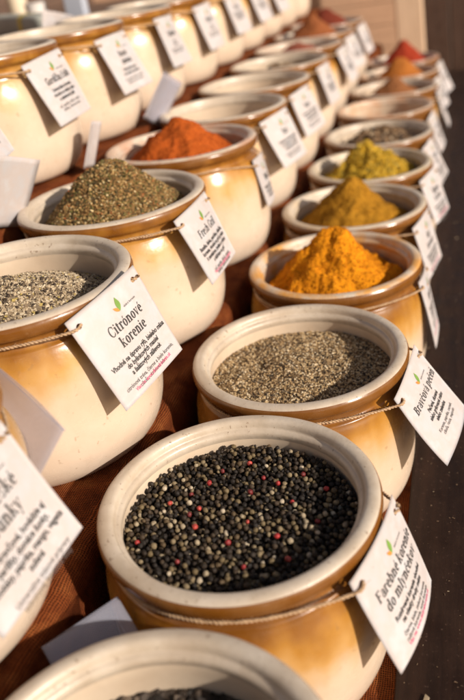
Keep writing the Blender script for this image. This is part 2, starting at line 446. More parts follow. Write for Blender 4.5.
# ------------------------------------------------------------------ spices
def wall_r(z):
    pr = LINE_PROFILE
    for (r0, z0), (r1, z1) in zip(pr[:-1], pr[1:]):
        if z1 <= z <= z0: return r0 + (r1 - r0) * (z0 - z) / (z0 - z1)
    return .84
def heap_fn(key, base, peak, apex=(0, 0), p=1.15, amp=.02, nsc=4., round_=.06, seed=0., tilt=(0, 0), amp2=None):
    er = wall_r(base) + .004
    if amp2 is None: amp2 = amp * .35
    def h(x, y):
        dx, dy = x - apex[0], y - apex[1]
        d = math.hypot(dx, dy) + 1e-9
        ux, uy = dx / d, dy / d
        bq = apex[0] * ux + apex[1] * uy
        Lb = -bq + math.sqrt(max(1e-9, bq * bq + er * er - apex[0] ** 2 - apex[1] ** 2))
        t = min(1, d / Lb)
        tt = math.sqrt(t * t + round_ ** 2) - round_
        z = base + (peak - base) * max(0, 1 - tt / (math.sqrt(1 + round_ ** 2) - round_)) ** p
        e = min(1, (1 - t) * 6 + .25)
        z += e * amp * mnoise.fractal((x * nsc + seed, y * nsc, seed), 1.0, 2.0, 3) * 1.4
        z += e * amp2 * mnoise.fractal((x * nsc * 5 + seed, y * nsc * 5, 3 + seed), 1.0, 2.0, 3)
        return z + tilt[0] * x + tilt[1] * y
    return h, er
def heap_mesh(h, er, apex, nr=70, na=160):
    V = [(apex[0], apex[1], h(*apex))]
    for i in range(1, nr + 1):
        t = (i / nr)
        for j in range(na):
            a = 2 * math.pi * j / na; ux, uy = math.cos(a), math.sin(a)
            bq = apex[0] * ux + apex[1] * uy
            Lb = -bq + math.sqrt(max(1e-9, bq * bq + er * er - apex[0] ** 2 - apex[1] ** 2))
            x, y = apex[0] + ux * Lb * t, apex[1] + uy * Lb * t
            V.append((x, y, h(x, y)))
    F = [(0, 1 + j, 1 + (j + 1) % na) for j in range(na)]
    for i in range(nr - 1):
        for j in range(na):
            a = 1 + i * na + j; b = 1 + i * na + (j + 1) % na
            F.append((a, a + na, b + na, b))
    return V, F
def flakes(h, er, n, size, aspect=(1, .6, .3), lift=.3, jitter=.4, rmax=1.0):
    base = np.array([(-1, -1, -1), (1, -1, -1), (1, 1, -1), (-1, 1, -1), (-.7, -.7, 1), (.7, -.7, 1), (.7, .7, 1), (-.7, .7, 1)], float)
    q = np.array([(0, 3, 2, 1), (4, 5, 6, 7), (0, 1, 5, 4), (1, 2, 6, 5), (2, 3, 7, 6), (3, 0, 4, 7)], dtype=np.int32)
    rr = er * rmax * np.sqrt(rng.uniform(0, 1, n)) * .985; th = rng.uniform(0, 2 * np.pi, n)
    X, Y = rr * np.cos(th), rr * np.sin(th)
    Z = np.array([h(x, y) for x, y in zip(X, Y)])
    s = size * rng.uniform(.5, 1.35, n)
    S = s[:, None] * np.array(aspect)[None, :] * rng.uniform(.7, 1.3, (n, 3)) * .5
    a = rng.uniform(0, 2 * np.pi, n); bb = rng.normal(0, .55, n); cc = rng.normal(0, .55, n)
    def rot(ax, t):
        M = np.zeros((n, 3, 3)); c, s2 = np.cos(t), np.sin(t); i, j = [(1, 2), (2, 0), (0, 1)][ax]
        M[:, ax, ax] = 1; M[:, i, i] = c; M[:, j, j] = c; M[:, i, j] = -s2; M[:, j, i] = s2; return M
    Rm = rot(2, a) @ rot(0, bb) @ rot(1, cc)
    v = base[None] * (1 + rng.uniform(-.22, .22, (n, 8, 3)))
    v = (v * S[:, None, :]) @ Rm.transpose(0, 2, 1)
    v += np.stack([X, Y, Z + s * lift * rng.uniform(-.5, 1, n)], 1)[:, None, :]
    f = (q[None] + (np.arange(n) * 8)[:, None, None]).reshape(-1, 4)
    return v.reshape(-1, 3), f
def heap(key, name, label, cat, mat, base, peak, apex=(0, 0), p=1.15, amp=.02, nsc=4., round_=.06, seed=0., fl=None, fmat=None, res=(70, 160), tilt=(0, 0), amp2=None, kind=None):
    h, er = heap_fn(key, base, peak, apex, p, amp, nsc, round_, seed, tilt, amp2)
    V, F = heap_mesh(h, er, apex, *res)
    mats = [mat]; V = np.array(V)
    midx = [0] * len(F)
    if fl:
        F = list(F); mats.append(fmat)
        v, f = flakes(h, er, *fl)
        F += (f + len(V)).tolist(); midx += [1] * len(f); V = np.concatenate([V, v])
    o = mesh_obj(name, V, F, mats, None, True, midx=midx)
    if fl:
        sm = np.array([m == 0 for m in midx]); o.data.polygons.foreach_set('use_smooth', sm)
    o.location = Vector(JAR[key]) * U
    tag(o, label, cat, 'loose spices heaped in the open jars', kind)
    return h, er

turm = mat_powder('turmeric_powder', [(.3, (.46, .145, .004)), (.5, (.61, .22, .005)), (.7, (.70, .28, .010))], 700)
curry = mat_powder('curry_powder', [(.3, (.25, .10, .007)), (.5, (.35, .16, .011)), (.7, (.44, .22, .022))], 800)
papr = mat_powder('paprika_powder', [(.3, (.30, .055, .007)), (.5, (.42, .085, .011)), (.7, (.50, .12, .018))], 800)
red = mat_powder('red_powder', [(.3, (.22, .022, .010)), (.7, (.34, .045, .016))], 800)
rust = mat_powder('rust_powder', [(.3, (.20, .060, .020)), (.7, (.30, .10, .035))], 800)
brown = mat_powder('brown_powder', [(.3, (.19, .07, .024)), (.7, (.30, .12, .045))], 800)
ochre = mat_powder('ochre_powder', [(.3, (.30, .09, .015)), (.7, (.42, .15, .03))], 800)
greyb = mat_powder('grey_pepper_bed', [(.3, (.10, .07, .045)), (.7, (.34, .26, .17))], 900)
herbb = mat_powder('herb_bed', [(.3, (.11, .06, .022)), (.7, (.27, .16, .06))], 900)
yelb = mat_powder('yellow_herb_bed', [(.3, (.36, .20, .015)), (.7, (.56, .35, .03))], 900)
bitb = mat_powder('dark_bits_bed', [(.3, (.06, .04, .025)), (.7, (.15, .1, .06))], 900)
pepf = mat_island('cracked_pepper', [(0, (.045, .028, .015)), (.18, (.18, .105, .045)), (.40, (.39, .25, .115)), (.64, (.60, .425, .22)), (.88, (.76, .61, .40))])
lemf = mat_island('lemon_pepper', [(0, (.07, .047, .032)), (.2, (.28, .20, .12)), (.46, (.50, .385, .245)), (.76, (.66, .54, .37)), (.96, (.52, .38, .12))])
herbf = mat_island('herb_flakes', [(0, (.07, .05, .016)), (.24, (.20, .105, .032)), (.46, (.33, .18, .06)), (.66, (.14, .12, .03)), (.80, (.46, .30, .115)), (.93, (.66, .5, .26)), (.985, (.4, .10, .02))])
yelf = mat_island('yellow_flakes', [(0, (.34, .21, .015)), (.25, (.54, .31, .015)), (.55, (.64, .40, .025)), (.86, (.26, .20, .03)), (.92, (.68, .48, .08))])
bitf = mat_island('dried_bits', [(0, (.07, .04, .022)), (.4, (.20, .115, .055)), (.7, (.34, .21, .11)), (.93, (.5, .38, .24))])
turf = mat_island('turmeric_lumps', [(0, (.52, .175, .005)), (.5, (.61, .22, .006)), (.8, (.68, .27, .010))], rough=.95, spec=.1)

heap('R2', 'cracked_pepper_layer', 'layer of coarse grey cracked pepper in the jar behind the peppercorns', 'spice', greyb, -.27, -.2, (.05, .05), 1.0, .03, 2.5, .2, 1.3, (20000, .018, (1, .75, .5)), pepf)
heap('R3', 'turmeric_heap', 'bright orange turmeric heap with a crumbly peak', 'spice heap', turm, -.34, .37, (-.02, .03), 1.18, .085, 3.0, .15, 4.1, (5000, .015, (1, .9, .8), .15), turf, (150, 260), amp2=.02)
heap('R4', 'curry_heap', 'mustard brown curry powder heap behind the turmeric', 'spice heap', curry, -.33, .33, (.0, .02), 1.15, .07, 2.2, .16, 7.7, (5000, .012, (1, .9, .8), .15), mat_island('curry_grains', [(0, (.25, .10, .007)), (.4, (.35, .16, .011)), (.8, (.44, .22, .022))], rough=.95, spec=.1))
heap('R5', 'herb_heap', 'yellow green heap with loose flakes behind the curry', 'spice heap', yelb, -.33, .25, (-.02, 0), 1.05, .09, 3., .16, 2.2, (6000, .045, (1, .7, .25)), yelf)
heap('R6', 'dried_bits_heap', 'low mound of dark brown dried bits behind the yellow green heap', 'spice heap', bitb, -.38, .04, (.05, 0), 1.0, .06, 5., .2, 9.2, (2500, .075, (1, .6, .4)), bitf)
heap('R7', 'rust_powder_layer', 'thin rust coloured layer low in the stained front row jar', 'spice', rust, -.62, -.5, (.0, 0), 1.0, .02, 3., .2, 3.2)
heap('R8', 'brown_powder_heap', 'brown powder heap in the third farthest front row jar', 'spice heap', brown, -.38, .22, (.0, 0), 1.1, .03, 4., .1, 6.2)
heap('R9', 'ochre_powder_heap', 'orange brown powder heap just in front of the deep red one', 'spice heap', ochre, -.34, .36, (.05, 0), 1.1, .03, 4., .1, 5.2)
heap('R10', 'red_powder_heap', 'deep red powder heap at the far end of the front row', 'spice heap', red, -.34, .48, (.05, 0), 1.1, .03, 4., .1, 1.2)
heap('M1', 'lemon_pepper_heap', 'low mound of grey lemon pepper above the Citrónové korenie tag', 'spice heap', greyb, -.36, -.02, (-.1, -.05), 1.0, .03, 3., .25, 8.3, (15000, .024, (1, .7, .5)), lemf)
heap('M2', 'herb_cone', 'steep green brown cone of dried herbs above the Fresh Gril tag', 'spice heap', herbb, -.28, .40, (.02, .02), 1.22, .05, 2.3, .18, 5.5, (16000, .028, (1, .55, .35)), herbf)
heap('M3', 'paprika_heap', 'orange red paprika heap in the middle row', 'spice heap', papr, -.32, .31, (-.02, .0), 1.0, .06, 3., .16, 3.3, (5000, .013, (1, .9, .8), .15), mat_island('paprika_grains', [(0, (.30, .055, .007)), (.4, (.42, .085, .011)), (.8, (.50, .12, .018))], rough=.95, spec=.1), amp2=.012)
heap('M4', 'brown_spice_layer', 'brown spice low down in the jar right behind the paprika', 'spice', brown, -.78, -.7, (.0, 0), 1.0, .03, 3., .2, 3.9)
heap('M5', 'brown_spice_layer', 'brown spice low down in the second jar behind the paprika', 'spice', brown, -.78, -.7, (.0, 0), 1.0, .03, 3., .2, 2.9)
heap('M6', 'dried_bits_heap', 'brown bits lying in the third middle row jar behind the paprika', 'spice heap', bitb, -.4, -.12, (.0, 0), 1.0, .05, 4., .2, 2.7, (1500, .06, (1, .6, .4)), bitf)
heap('M7', 'red_brown_powder_heap', 'dull red brown powder in the fourth middle row jar behind the paprika', 'spice heap', mat_powder('maroon_powder', [(.3, (.2, .05, .03)), (.7, (.3, .1, .06))]), -.36, .05, (.0, 0), 1.0, .03, 4., .2, 2.1)
heap('M8', 'rust_powder_heap', 'rust brown powder heap in the last but one middle row jar', 'spice heap', rust, -.34, .42, (.0, 0), 1.0, .03, 4., .1, 4.7)
heap('M9', 'dark_red_powder_heap', 'dark red powder heap at the far end of the middle row', 'spice heap', mat_powder('dark_red_powder', [(.3, (.12, .022, .012)), (.7, (.20, .04, .02))]), -.34, .38, (.0, 0), 1.0, .03, 4., .1, 1.7)
heap('R0', 'dark_spice_layer', 'dark coarse spice inside the jar at the bottom edge', 'spice', bitb, -.42, -.3, (.0, 0), 1.0, .04, 4., .2, 6.6, (5000, .05, (1, .8, .7)), mat_island('dark_seeds', [(0, (.02, .016, .014)), (.5, (.06, .045, .035)), (.85, (.16, .12, .09))]))
heap('M0', 'brown_spice_layer', 'brown spice inside the jar beyond the left edge', 'spice', brown, -.5, -.3, (.0, 0), 1.0, .03, 3., .2, 4.4)

# ---- peppercorns: dropped one by one into the jar
def peppercorns():
    r = .0190; n = 4700; er = .845
    pts = np.zeros((n, 3)); rad = np.zeros(n); m = 0
    for i in range(n):
        ri = r * rng.choice([rng.uniform(.62, .85), rng.uniform(.85, 1.22)], p=[.25, .75])
        k = 26
        q = (er - ri) * np.sqrt(rng.uniform(0, 1, k)); a = rng.uniform(0, 2 * np.pi, k)
        x, y = q * np.cos(a), q * np.sin(a)
        z = np.full(k, -.345) + .07 * np.clip(1 - (q / er) ** 2, 0, 1) + .015 * np.sin(5 * x + 2) * np.cos(4 * y)
        if m:
            d2 = (x[:, None] - pts[None, :m, 0]) ** 2 + (y[:, None] - pts[None, :m, 1]) ** 2
            s = (rad[:m] + ri)[None, :]
            h = np.where(d2 < s * s, pts[None, :m, 2] + np.sqrt(np.maximum(0, s * s - d2)), -9).max(1)
            z = np.maximum(z, h)
        j = z.argmin(); pts[m] = (x[j], y[j], z[j]); rad[m] = ri; m += 1
    return pts, rad
pts, rad = peppercorns()
bm = bmesh.new(); bmesh.ops.create_icosphere(bm, subdivisions=2, radius=1.0)
ICV = np.array([v.co[:] for v in bm.verts]); ICF = np.array([[v.index for v in f.verts] for f in bm.faces], dtype=np.int32); bm.free()
variants = []
for s in range(8):
    dv = np.array([1 + .16 * mnoise.fractal(Vector(c) * 2.0 + Vector((s * 9.1, 0, 0)), .7, 2.2, 4) for c in ICV])
    variants.append(ICV * dv[:, None] * np.array([1, rng.uniform(.86, 1.05), rng.uniform(.84, 1.0)])[None, :])
def rot_rand():
    q = rng.normal(size=4); q /= np.linalg.norm(q); a, b, c, d = q
    return np.array([[1 - 2 * (c * c + d * d), 2 * (b * c - a * d), 2 * (b * d + a * c)], [2 * (b * c + a * d), 1 - 2 * (b * b + d * d), 2 * (c * d - a * b)], [2 * (b * d - a * c), 2 * (c * d + a * b), 1 - 2 * (b * b + c * c)]])
corn = mat_island('black_peppercorn', [(0, (.014, .010, .008)), (.28, (.030, .020, .013)), (.50, (.060, .038, .021)), (.63, (.12, .078, .038)), (.74, (.19, .135, .065)), (.84, (.27, .20, .11)), (.92, (.42, .33, .21)), (.97, (.58, .47, .33))], rough=.62, bscale=420, spec=.28, bstr=1.0, dirt=.5)
redcorns = [mat_plain('red_peppercorn', c, .5, 380, .5, .8, .001) for c in ((.33, .022, .020), (.22, .016, .016), (.38, .05, .035), (.14, .014, .013))]
# red peppercorns lie where the photo shows them; pick the topmost corns near those spots
spots = [(-.36, .28), (-.12, .52), (.10, .60), (.32, .28), (.36, .10), (-.62, -.50), (.20, -.28), (-.30, -.06), (-.34, .10), (-.28, .14), (.06, -.05), (-.7, -.12), (.05, .22), (.52, -.18), (-.02, -.55), (-.5, .2), (.2, .42), (.46, .36), (-.1, -.25), (.3, -.5), (-.45, -.35), (.62, .1), (-.2, .38)]
isred = set()
for sx, sy in spots:
    d = np.hypot(pts[:, 0] - sx, pts[:, 1] - sy)
    c = np.where(d < .05)[0]
    c = [i for i in c if i not in isred]
    if len(c): isred.add(int(c[np.argmax(pts[c, 2])]))
vs, fs = [], []
off = 0
for i in range(len(pts)):
    if i in isred: continue
    v = variants[i % 8] @ rot_rand().T * rad[i] + pts[i]
    vs.append(v); fs.append(ICF + off); off += len(v)
o = mesh_obj('peppercorns', np.concatenate(vs), np.concatenate(fs), corn)
o.location = Vector(JAR['R1']) * U
tag(o, 'loose black and pale peppercorns filling the nearest whole jar', 'peppercorns', None, 'stuff')
for i in sorted(isred):
    v = variants[i % 8] @ rot_rand().T * rad[i]
    o = mesh_obj('red_peppercorn', v, ICF, redcorns[(i * 7) % 4])
    o.location = (Vector(JAR['R1']) + Vector(pts[i])) * U
    tag(o, 'small red peppercorn lying among the black peppercorns', 'peppercorn', 'red peppercorns in the black pepper')

# ------------------------------------------------------------------ hanging tags
def text_mesh(s, size, bold=0.0, shear=0.0):
    cu = bpy.data.curves.new('t', 'FONT'); cu.body = s; cu.size = size; cu.align_x = 'CENTER'
    cu.offset = bold; cu.shear = shear; cu.resolution_u = 3
    o = bpy.data.objects.new('t', cu); COL.objects.link(o)
    bpy.context.view_layer.update()
    dg = bpy.context.evaluated_depsgraph_get()
    me = bpy.data.meshes.new_from_object(o.evaluated_get(dg))
    v = np.array([q.co[:] for q in me.vertices]).reshape(-1, 3); f = [tuple(p.vertices) for p in me.polygons]
    bpy.data.objects.remove(o); bpy.data.curves.remove(cu); bpy.data.meshes.remove(me)
    return v, f
# hand drawn serif letters for the headlines: unions of stems, arcs and bars
ST, TH = .165, .06
def g_poly(*p): return [list(p)]
def g_stem(x, y0, y1, top=1, bot=1):
    r = [[(x - ST / 2, y0), (x + ST / 2, y0), (x + ST / 2, y1), (x - ST / 2, y1)]]
    if bot: r.append([(x - ST / 2 - .06, y0), (x + ST / 2 + .06, y0), (x + ST / 2 + .045, y0 + TH), (x - ST / 2 - .045, y0 + TH)])
    if top == 1: r.append([(x - ST / 2 - .075, y1 - .055), (x - ST / 2, y1 - .075), (x - ST / 2, y1), (x - ST / 2 - .02, y1)])
    if top == 2: r.append([(x - ST / 2 - .06, y1 - TH), (x + ST / 2 + .06, y1 - TH), (x + ST / 2 + .06, y1), (x - ST / 2 - .06, y1)])
    return r
def g_arc(cx, cy, rx, ry, a0, a1, ws=ST, wt=TH, n=14):
    r = []; A_ = [R(a0 + (a1 - a0) * i / n) for i in range(n + 1)]
    for a, b in zip(A_[:-1], A_[1:]):
        o_ = lambda t: (cx + rx * math.cos(t), cy + ry * math.sin(t)); i_ = lambda t: (cx + (rx - ws) * math.cos(t), cy + (ry - wt) * math.sin(t))
        q = [o_(a), o_(b), i_(b), i_(a)]
        r.append(q if a1 > a0 else q[::-1])
    return r
def g_bar(x0, x1, y, t=TH): return [[(x0, y - t / 2), (x1, y - t / 2), (x1, y + t / 2), (x0, y + t / 2)]]
def g_diag(x0, y0, x1, y1, w_): return [[(x0 - w_ / 2, y0), (x0 + w_ / 2, y0), (x1 + w_ / 2, y1), (x1 - w_ / 2, y1)]]
def g_acute(x, y=.56): return [[(x - .04, y), (x + .02, y), (x + .12, y + .14), (x + .01, y + .14)]]
def g_caron(x, y=.57): return [[(x - .03, y), (x + .03, y), (x - .08, y + .13), (x - .14, y + .13)], [(x - .03, y), (x + .03, y), (x + .14, y + .13), (x + .08, y + .13)]]
def g_dot(x, y=.64): return [[(x + .07 * math.cos(R(60 * k)), y + .07 * math.sin(R(60 * k))) for k in range(6)]]
def g_n(x): return g_stem(x, 0, .5) + g_arc(x + .17, .30, .2, .21, 0, 150) + g_stem(x + .315, 0, .32, 0)
def g_o(x): return g_arc(x, .25, .25, .265, 0, 360, n=22)
def g_e(x): return g_arc(x, .25, .235, .265, 0, 318, n=20) + g_bar(x - .17, x + .22, .27)
def g_s(x): return g_arc(x, .375, .16, .14, 20, 250, .085) + g_arc(x, .125, .17, .14, -160, 70, .085) + g_bar(x + .12, x + .155, .40, .12) + g_bar(x - .165, x - .13, .10, .12)
def g_y(x): return g_diag(x + .2, 0, x + .05, .5, .12) + g_diag(x + .10, -.2, x + .38, .5, .045) + g_bar(x - .04, x + .15, .48) + g_bar(x + .30, x + .46, .48) + g_dot(x + .09, -.17)
def g_k(x): return g_stem(x, 0, .74) + g_diag(x + .05, .2, x + .3, .48, .05) + g_diag(x + .36, 0, x + .15, .31, .125) + g_bar(x + .2, x + .4, .48) + g_bar(x + .24, x + .46, .02)
def g_c(x): return g_arc(x, .25, .23, .265, 45, 318) + g_dot(x + .15, .38)
def g_a(x): return g_arc(x + .02, .15, .19, .165, 0, 360, .09, n=16) + g_stem(x + .19, .0, .36, 0, 0) + g_arc(x + .06, .34, .19, .17, 0, 165, .1) + g_bar(x + .19, x + .29, .02)
def g_C(x): return g_arc(x, .35, .34, .37, 42, 318, .13, n=20) + g_bar(x + .22, x + .262, .55, .24) + g_bar(x + .22, x + .262, .16, .16)
GLY = {'C': (.68, g_C(.36)), 'i': (.29, g_stem(.14, 0, .5) + g_dot(.14)), 't': (.36, g_stem(.15, .04, .62, 0, 0) + g_bar(.02, .32, .48) + g_arc(.25, .1, .16, .115, 180, 320)),
       'r': (.42, g_stem(.14, 0, .5) + g_arc(.29, .34, .15, .17, 60, 160, .08) + g_dot(.36, .42)), 'o': (.54, g_o(.27)), 'ó': (.54, g_o(.27) + g_acute(.25)), 'n': (.60, g_n(.14)), 'ň': (.60, g_n(.14) + g_caron(.30)),
       'v': (.50, g_diag(.25, 0, .09, .5, .12) + g_diag(.25, 0, .40, .5, .045) + g_bar(0, .19, .48) + g_bar(.33, .49, .48)), 'e': (.50, g_e(.26)), 'é': (.50, g_e(.26) + g_acute(.24)),
       'k': (.60, g_k(.14)), 's': (.42, g_s(.21)), 'š': (.42, g_s(.21) + g_caron(.21)), 'h': (.60, g_stem(.14, 0, .74) + g_n(.14)), 'l': (.29, g_stem(.14, 0, .74)), 'a': (.52, g_a(.22)), 'á': (.52, g_a(.22) + g_acute(.22)),
       'b': (.56, g_stem(.12, 0, .74, 1, 0) + g_arc(.29, .25, .24, .265, -140, 140)), 'd': (.58, g_stem(.44, 0, .74) + g_arc(.27, .25, .24, .265, 40, 320)), 'm': (.92, g_n(.14) + g_arc(.625, .30, .2, .21, 0, 150) + g_stem(.77, 0, .32, 0)),
       'y': (.50, g_y(.03)), 'c': (.47, g_c(.25)), 'č': (.47, g_c(.25) + g_caron(.25)), 'p': (.58, g_stem(.14, -.2, .5) + g_arc(.30, .25, .24, .265, -140, 140)), 'u': (.60, g_stem(.14, .17, .5, 1, 0) + g_arc(.285, .19, .2, .20, 190, 330) + g_stem(.45, 0, .5)),
       'F': (.60, g_stem(.17, 0, .7, 2) + g_bar(.12, .55, .68) + g_bar(.17, .42, .37) + g_bar(.51, .55, .62, .15) + g_bar(.40, .43, .37, .17)), 'G': (.76, g_C(.36) + g_stem(.60, .06, .33, 2, 0)),
       'B': (.64, g_stem(.16, 0, .7, 2) + g_arc(.30, .53, .24, .17, -90, 90) + g_arc(.31, .19, .28, .19, -90, 90) + g_bar(.16, .32, .02) + g_bar(.16, .32, .68) + g_bar(.16, .32, .37)),
       'N': (.76, g_stem(.14, 0, .7, 2) .copy() + g_diag(.60, 0, .14, .7, .13) + g_bar(.58, .63, .35, .7) + g_bar(.50, .72, .68)), ' ': (.24, [])}
def serif_text(t_, size):
    V, F, x = [], [], 0.
    for ch in t_:
        w_, polys = GLY[ch]
        for pl in polys:
            F.append(tuple(range(len(V), len(V) + len(pl)))); V += [(x + a, b, 0) for a, b in pl]
        x += w_ + .035
    v = np.array(V); v[:, 0] -= x / 2
    return v * size, F

def leaf_poly(x, t, ln, wd, ang, n=9):
    a = [(0, 0)] + [(wd * math.sin(math.pi * i / n) * (1 - .35 * i / n), ln * i / n) for i in range(1, n)] + [(0, ln)] + [(-wd * .55 * math.sin(math.pi * i / n), ln * i / n) for i in range(n - 1, 0, -1)]
    c, s = math.cos(ang), math.sin(ang)
    return [(x + c * px + s * py, t - (-s * px + c * py)) for px, py in a]

def make_tag(key, phi, rho, z, tau, w, h, psi, yaw, label, head=(), small=(), tiny=(), pink='', curl=(-.14, 0), logo=True, twine_q=1, name='hanging_tag', head_size=.095, small_size=.045):
    c = np.array(JAR[key]); 
    root = empty(name, c, label, 'tag', 'paper tags tied to the spice jars')
    phi, tau, psi, yaw = R(phi), R(tau), R(psi), R(yaw)
    rr = np.array([math.cos(phi), math.sin(phi), 0]); tt = np.array([-math.sin(phi), math.cos(phi), 0])
    top = rho * rr + np.array([0, 0, z])
    r2_ = math.cos(yaw) * rr + math.sin(yaw) * tt; t2 = -math.sin(yaw) * rr + math.cos(yaw) * tt
    d = -math.cos(tau) * np.array([0, 0, 1]) + math.sin(tau) * r2_
    e = math.cos(psi) * t2 + math.sin(psi) * (-d); d2 = math.cos(psi) * d + math.sin(psi) * t2
    nrm = np.cross(d2, e)
    nrm = nrm if nrm @ rr > 0 else -nrm
    kx, ky = curl; cw = rng.uniform(.006, .014); cph = rng.uniform(0, 6.28); cl_ = rng.uniform(-.09, .05)
    def mp(s, t, off=0.):
        s = np.asarray(s, float); t = np.asarray(t, float)
        b = kx * (s ** 2) + ky * np.maximum(0, t - .15) ** 2 + cw * np.sin(4.2 * s + 3.4 * t + cph) + cl_ * (s + w / 2) * (t / h) ** 2 * .5
        return top + s[..., None] * e + t[..., None] * d2 + (b + off)[..., None] * nrm
    ns = nt_ = 24
    S, T = np.meshgrid(np.linspace(-w / 2, w / 2, ns), np.linspace(0, h, nt_), indexing='ij')
    th = .0035
    f1 = grid_faces(ns, nt_)
    va = mp(S.ravel(), T.ravel(), 0.); vb = mp(S.ravel(), T.ravel(), -th)
    n0 = len(va)
    rimi = [i * nt_ for i in range(ns)] + [(ns - 1) * nt_ + j for j in range(1, nt_)] + [i * nt_ + nt_ - 1 for i in range(ns - 2, -1, -1)] + [j for j in range(nt_ - 2, 0, -1)]
    side = [(rimi[i], rimi[(i + 1) % len(rimi)], rimi[(i + 1) % len(rimi)] + n0, rimi[i] + n0) for i in range(len(rimi))]
    F = np.concatenate([f1, f1[:, ::-1] + n0, np.array(side, dtype=np.int32)])
    uv = np.stack([S.ravel() * (.74 / w), T.ravel()], 1)
    cardo = mesh_obj('card', np.concatenate([va, vb]), F, PAPER, root, True, uvs=np.concatenate([uv, uv]))
    # printing
    def lay(items, nm, mat):
        vs_, fs_ = [], []; off_ = 0
        for (txt, size, cx, ct, bold, cond, maxw) in items:
            serif = bold == .0028 and twine_q and all(ch in GLY for ch in txt)
            v, f = serif_text(txt, size * .92) if serif else text_mesh(txt, size, bold)
            if serif: cond = .70
            if len(v) == 0: continue
            wd = (v[:, 0].max() - v[:, 0].min()) * cond
            k = cond if wd <= maxw else cond * maxw / wd
            p = mp(cx + v[:, 0] * k, ct - v[:, 1], .0022)
            vs_.append(p); fs_ += [tuple(i + off_ for i in q) for q in f]; off_ += len(v)
        if vs_:
            o_ = mesh_obj(nm, np.concatenate(vs_), fs_, mat, root, False)
            return o_
    items = []; t = .27
    for s in head:
        items.append((s, head_size * 1.38, .05, t + head_size * .55, .0028, .62, w * .80)); t += head_size * 1.22
    t += .012
    for s in small:
        items.append((s, small_size * 1.3, .03, t + small_size * .5, .0018, .78, w * .86)); t += small_size * 1.28
    lay(items, 'lettering', INK)
    items = []; t += .02
    for s in tiny:
        items.append((s, small_size * 1.08, .02, t + small_size * .4, .0004, .82, w * .84)); t += small_size * 1.05
    if items: lay(items, 'small_print', GREYINK)
    if pink: lay([(pink, small_size * 1.0, .02, min(h - .05, t + small_size * .9), .0006, .85, w * .84)], 'web_line', PINK)
    if logo:
        lv, lf = [], []; mi = []
        for (pp, m_) in ((leaf_poly(.0, .20, .115, .034, .12), 0), (leaf_poly(-.005, .20, .07, .020, -.75), 1)):
            q = np.array(pp); v = mp(q[:, 0] + .05, q[:, 1], .0022 + .0004 * m_)
            lf.append(tuple(range(len(lv), len(lv) + len(q)))); lv += v.tolist(); mi.append(m_)
        mesh_obj('leaf_emblem', lv, lf, [GREEN, ORANGE], root, False, midx=mi)
        lay([('dobré korenie', .028, .17, .20, 0, .9, .17)], 'emblem_caption', GREYINK)
    # twine: round the neck, in through one hole, behind the card, out of the other
    hl = mp(np.array([-(w / 2 - .075 * w / .74)]), np.array([.085]))[0]; hr = mp(np.array([(w / 2 - .075 * w / .74)]), np.array([.085]))[0]
    back = lambda p, k: p - nrm * k
    a_half = math.asin(min(.9, (w / 2 + .04) / .955))
    m_ = 220
    aa = np.linspace(phi + a_half, phi + 2 * math.pi - a_half, m_)
    zz = -.205 + .022 * np.sin(aa * 1 + phi * 3) + .012 * np.sin(3 * aa)
    ring = np.stack([.962 * np.cos(aa), .962 * np.sin(aa), zz], 1)
    k = np.linspace(0, 1, m_)                       # the last stretch leaves the groove towards the hole
    lead = np.clip((k - .90) / .10, 0, 1)[:, None] ** 1.6
    tgt = hl + nrm * .022 - e * .06
    ring = ring * (1 - lead) + lead * (tgt + 0 * ring) * 1.0 if False else ring + lead * (tgt - ring[-1])
    lead0 = np.clip((.08 - k) / .08, 0, 1)[:, None] ** 1.6
    tgt0 = hr + nrm * .018 + e * .05
    ring = ring + lead0 * (tgt0 - ring[0])
    tail = [hl + nrm * .026 - e * .02, hl + nrm * .012 + e * .006, back(hl, .014) + e * .03, back((hl * 2 + hr) / 3, .03), back((hl + 2 * hr) / 3, .03), back(hr, .014) - e * .02, hr + nrm * .012, hr + nrm * .024 + e * .02]
    path = np.concatenate([ring, np.array(tail)])
    # resample
    sg = np.linalg.norm(np.diff(path, axis=0), axis=1); cs = np.concatenate([[0], np.cumsum(sg)])
    if twine_q:
        nn = int(cs[-1] / .010)
        q = np.linspace(0, cs[-1], nn); pp = np.stack([np.interp(q, cs, path[:, i]) for i in range(3)], 1)
        for _ in range(2): pp[1:-1] = (pp[:-2] + 2 * pp[1:-1] + pp[2:]) / 4
        Tn = np.gradient(pp, axis=0); Tn /= np.linalg.norm(Tn, axis=1)[:, None]
        A = np.cross(Tn, np.array([.1, .2, .97])); A /= np.linalg.norm(A, axis=1)[:, None]; B = np.cross(Tn, A)
        ph = q / .06 * 2 * np.pi
        parts = []
        for s in range(2):
            hp = pp + .0062 * (np.cos(ph + s * np.pi)[:, None] * A + np.sin(ph + s * np.pi)[:, None] * B)
            rd = .0076 * (1 + .18 * np.sin(q * 41 + s) + rng.normal(0, .06, nn))
            parts.append(tube_np(hp, rd, 6))
        # loose fibres
        for _ in range(60):
            i = rng.integers(5, nn - 5); dv = rng.normal(size=3); dv /= np.linalg.norm(dv); L_ = rng.uniform(.02, .06)
            p0 = pp[i]; p1 = p0 + Tn[i] * L_ * .6 + dv * L_ * .4; p2 = p1 + dv * L_ * .5 + Tn[i] * L_ * .3
            parts.append(tube_np([p0, p1, p2], .0016, 3))
    else:
        nn = int(cs[-1] / .05); q = np.linspace(0, cs[-1], nn); pp = np.stack([np.interp(q, cs, path[:, i]) for i in range(3)], 1)
        parts = [tube_np(pp, .015, 6)]
    v, f = cat_mesh(parts); mesh_obj('twine', v, f, TWINE, root)
    return root

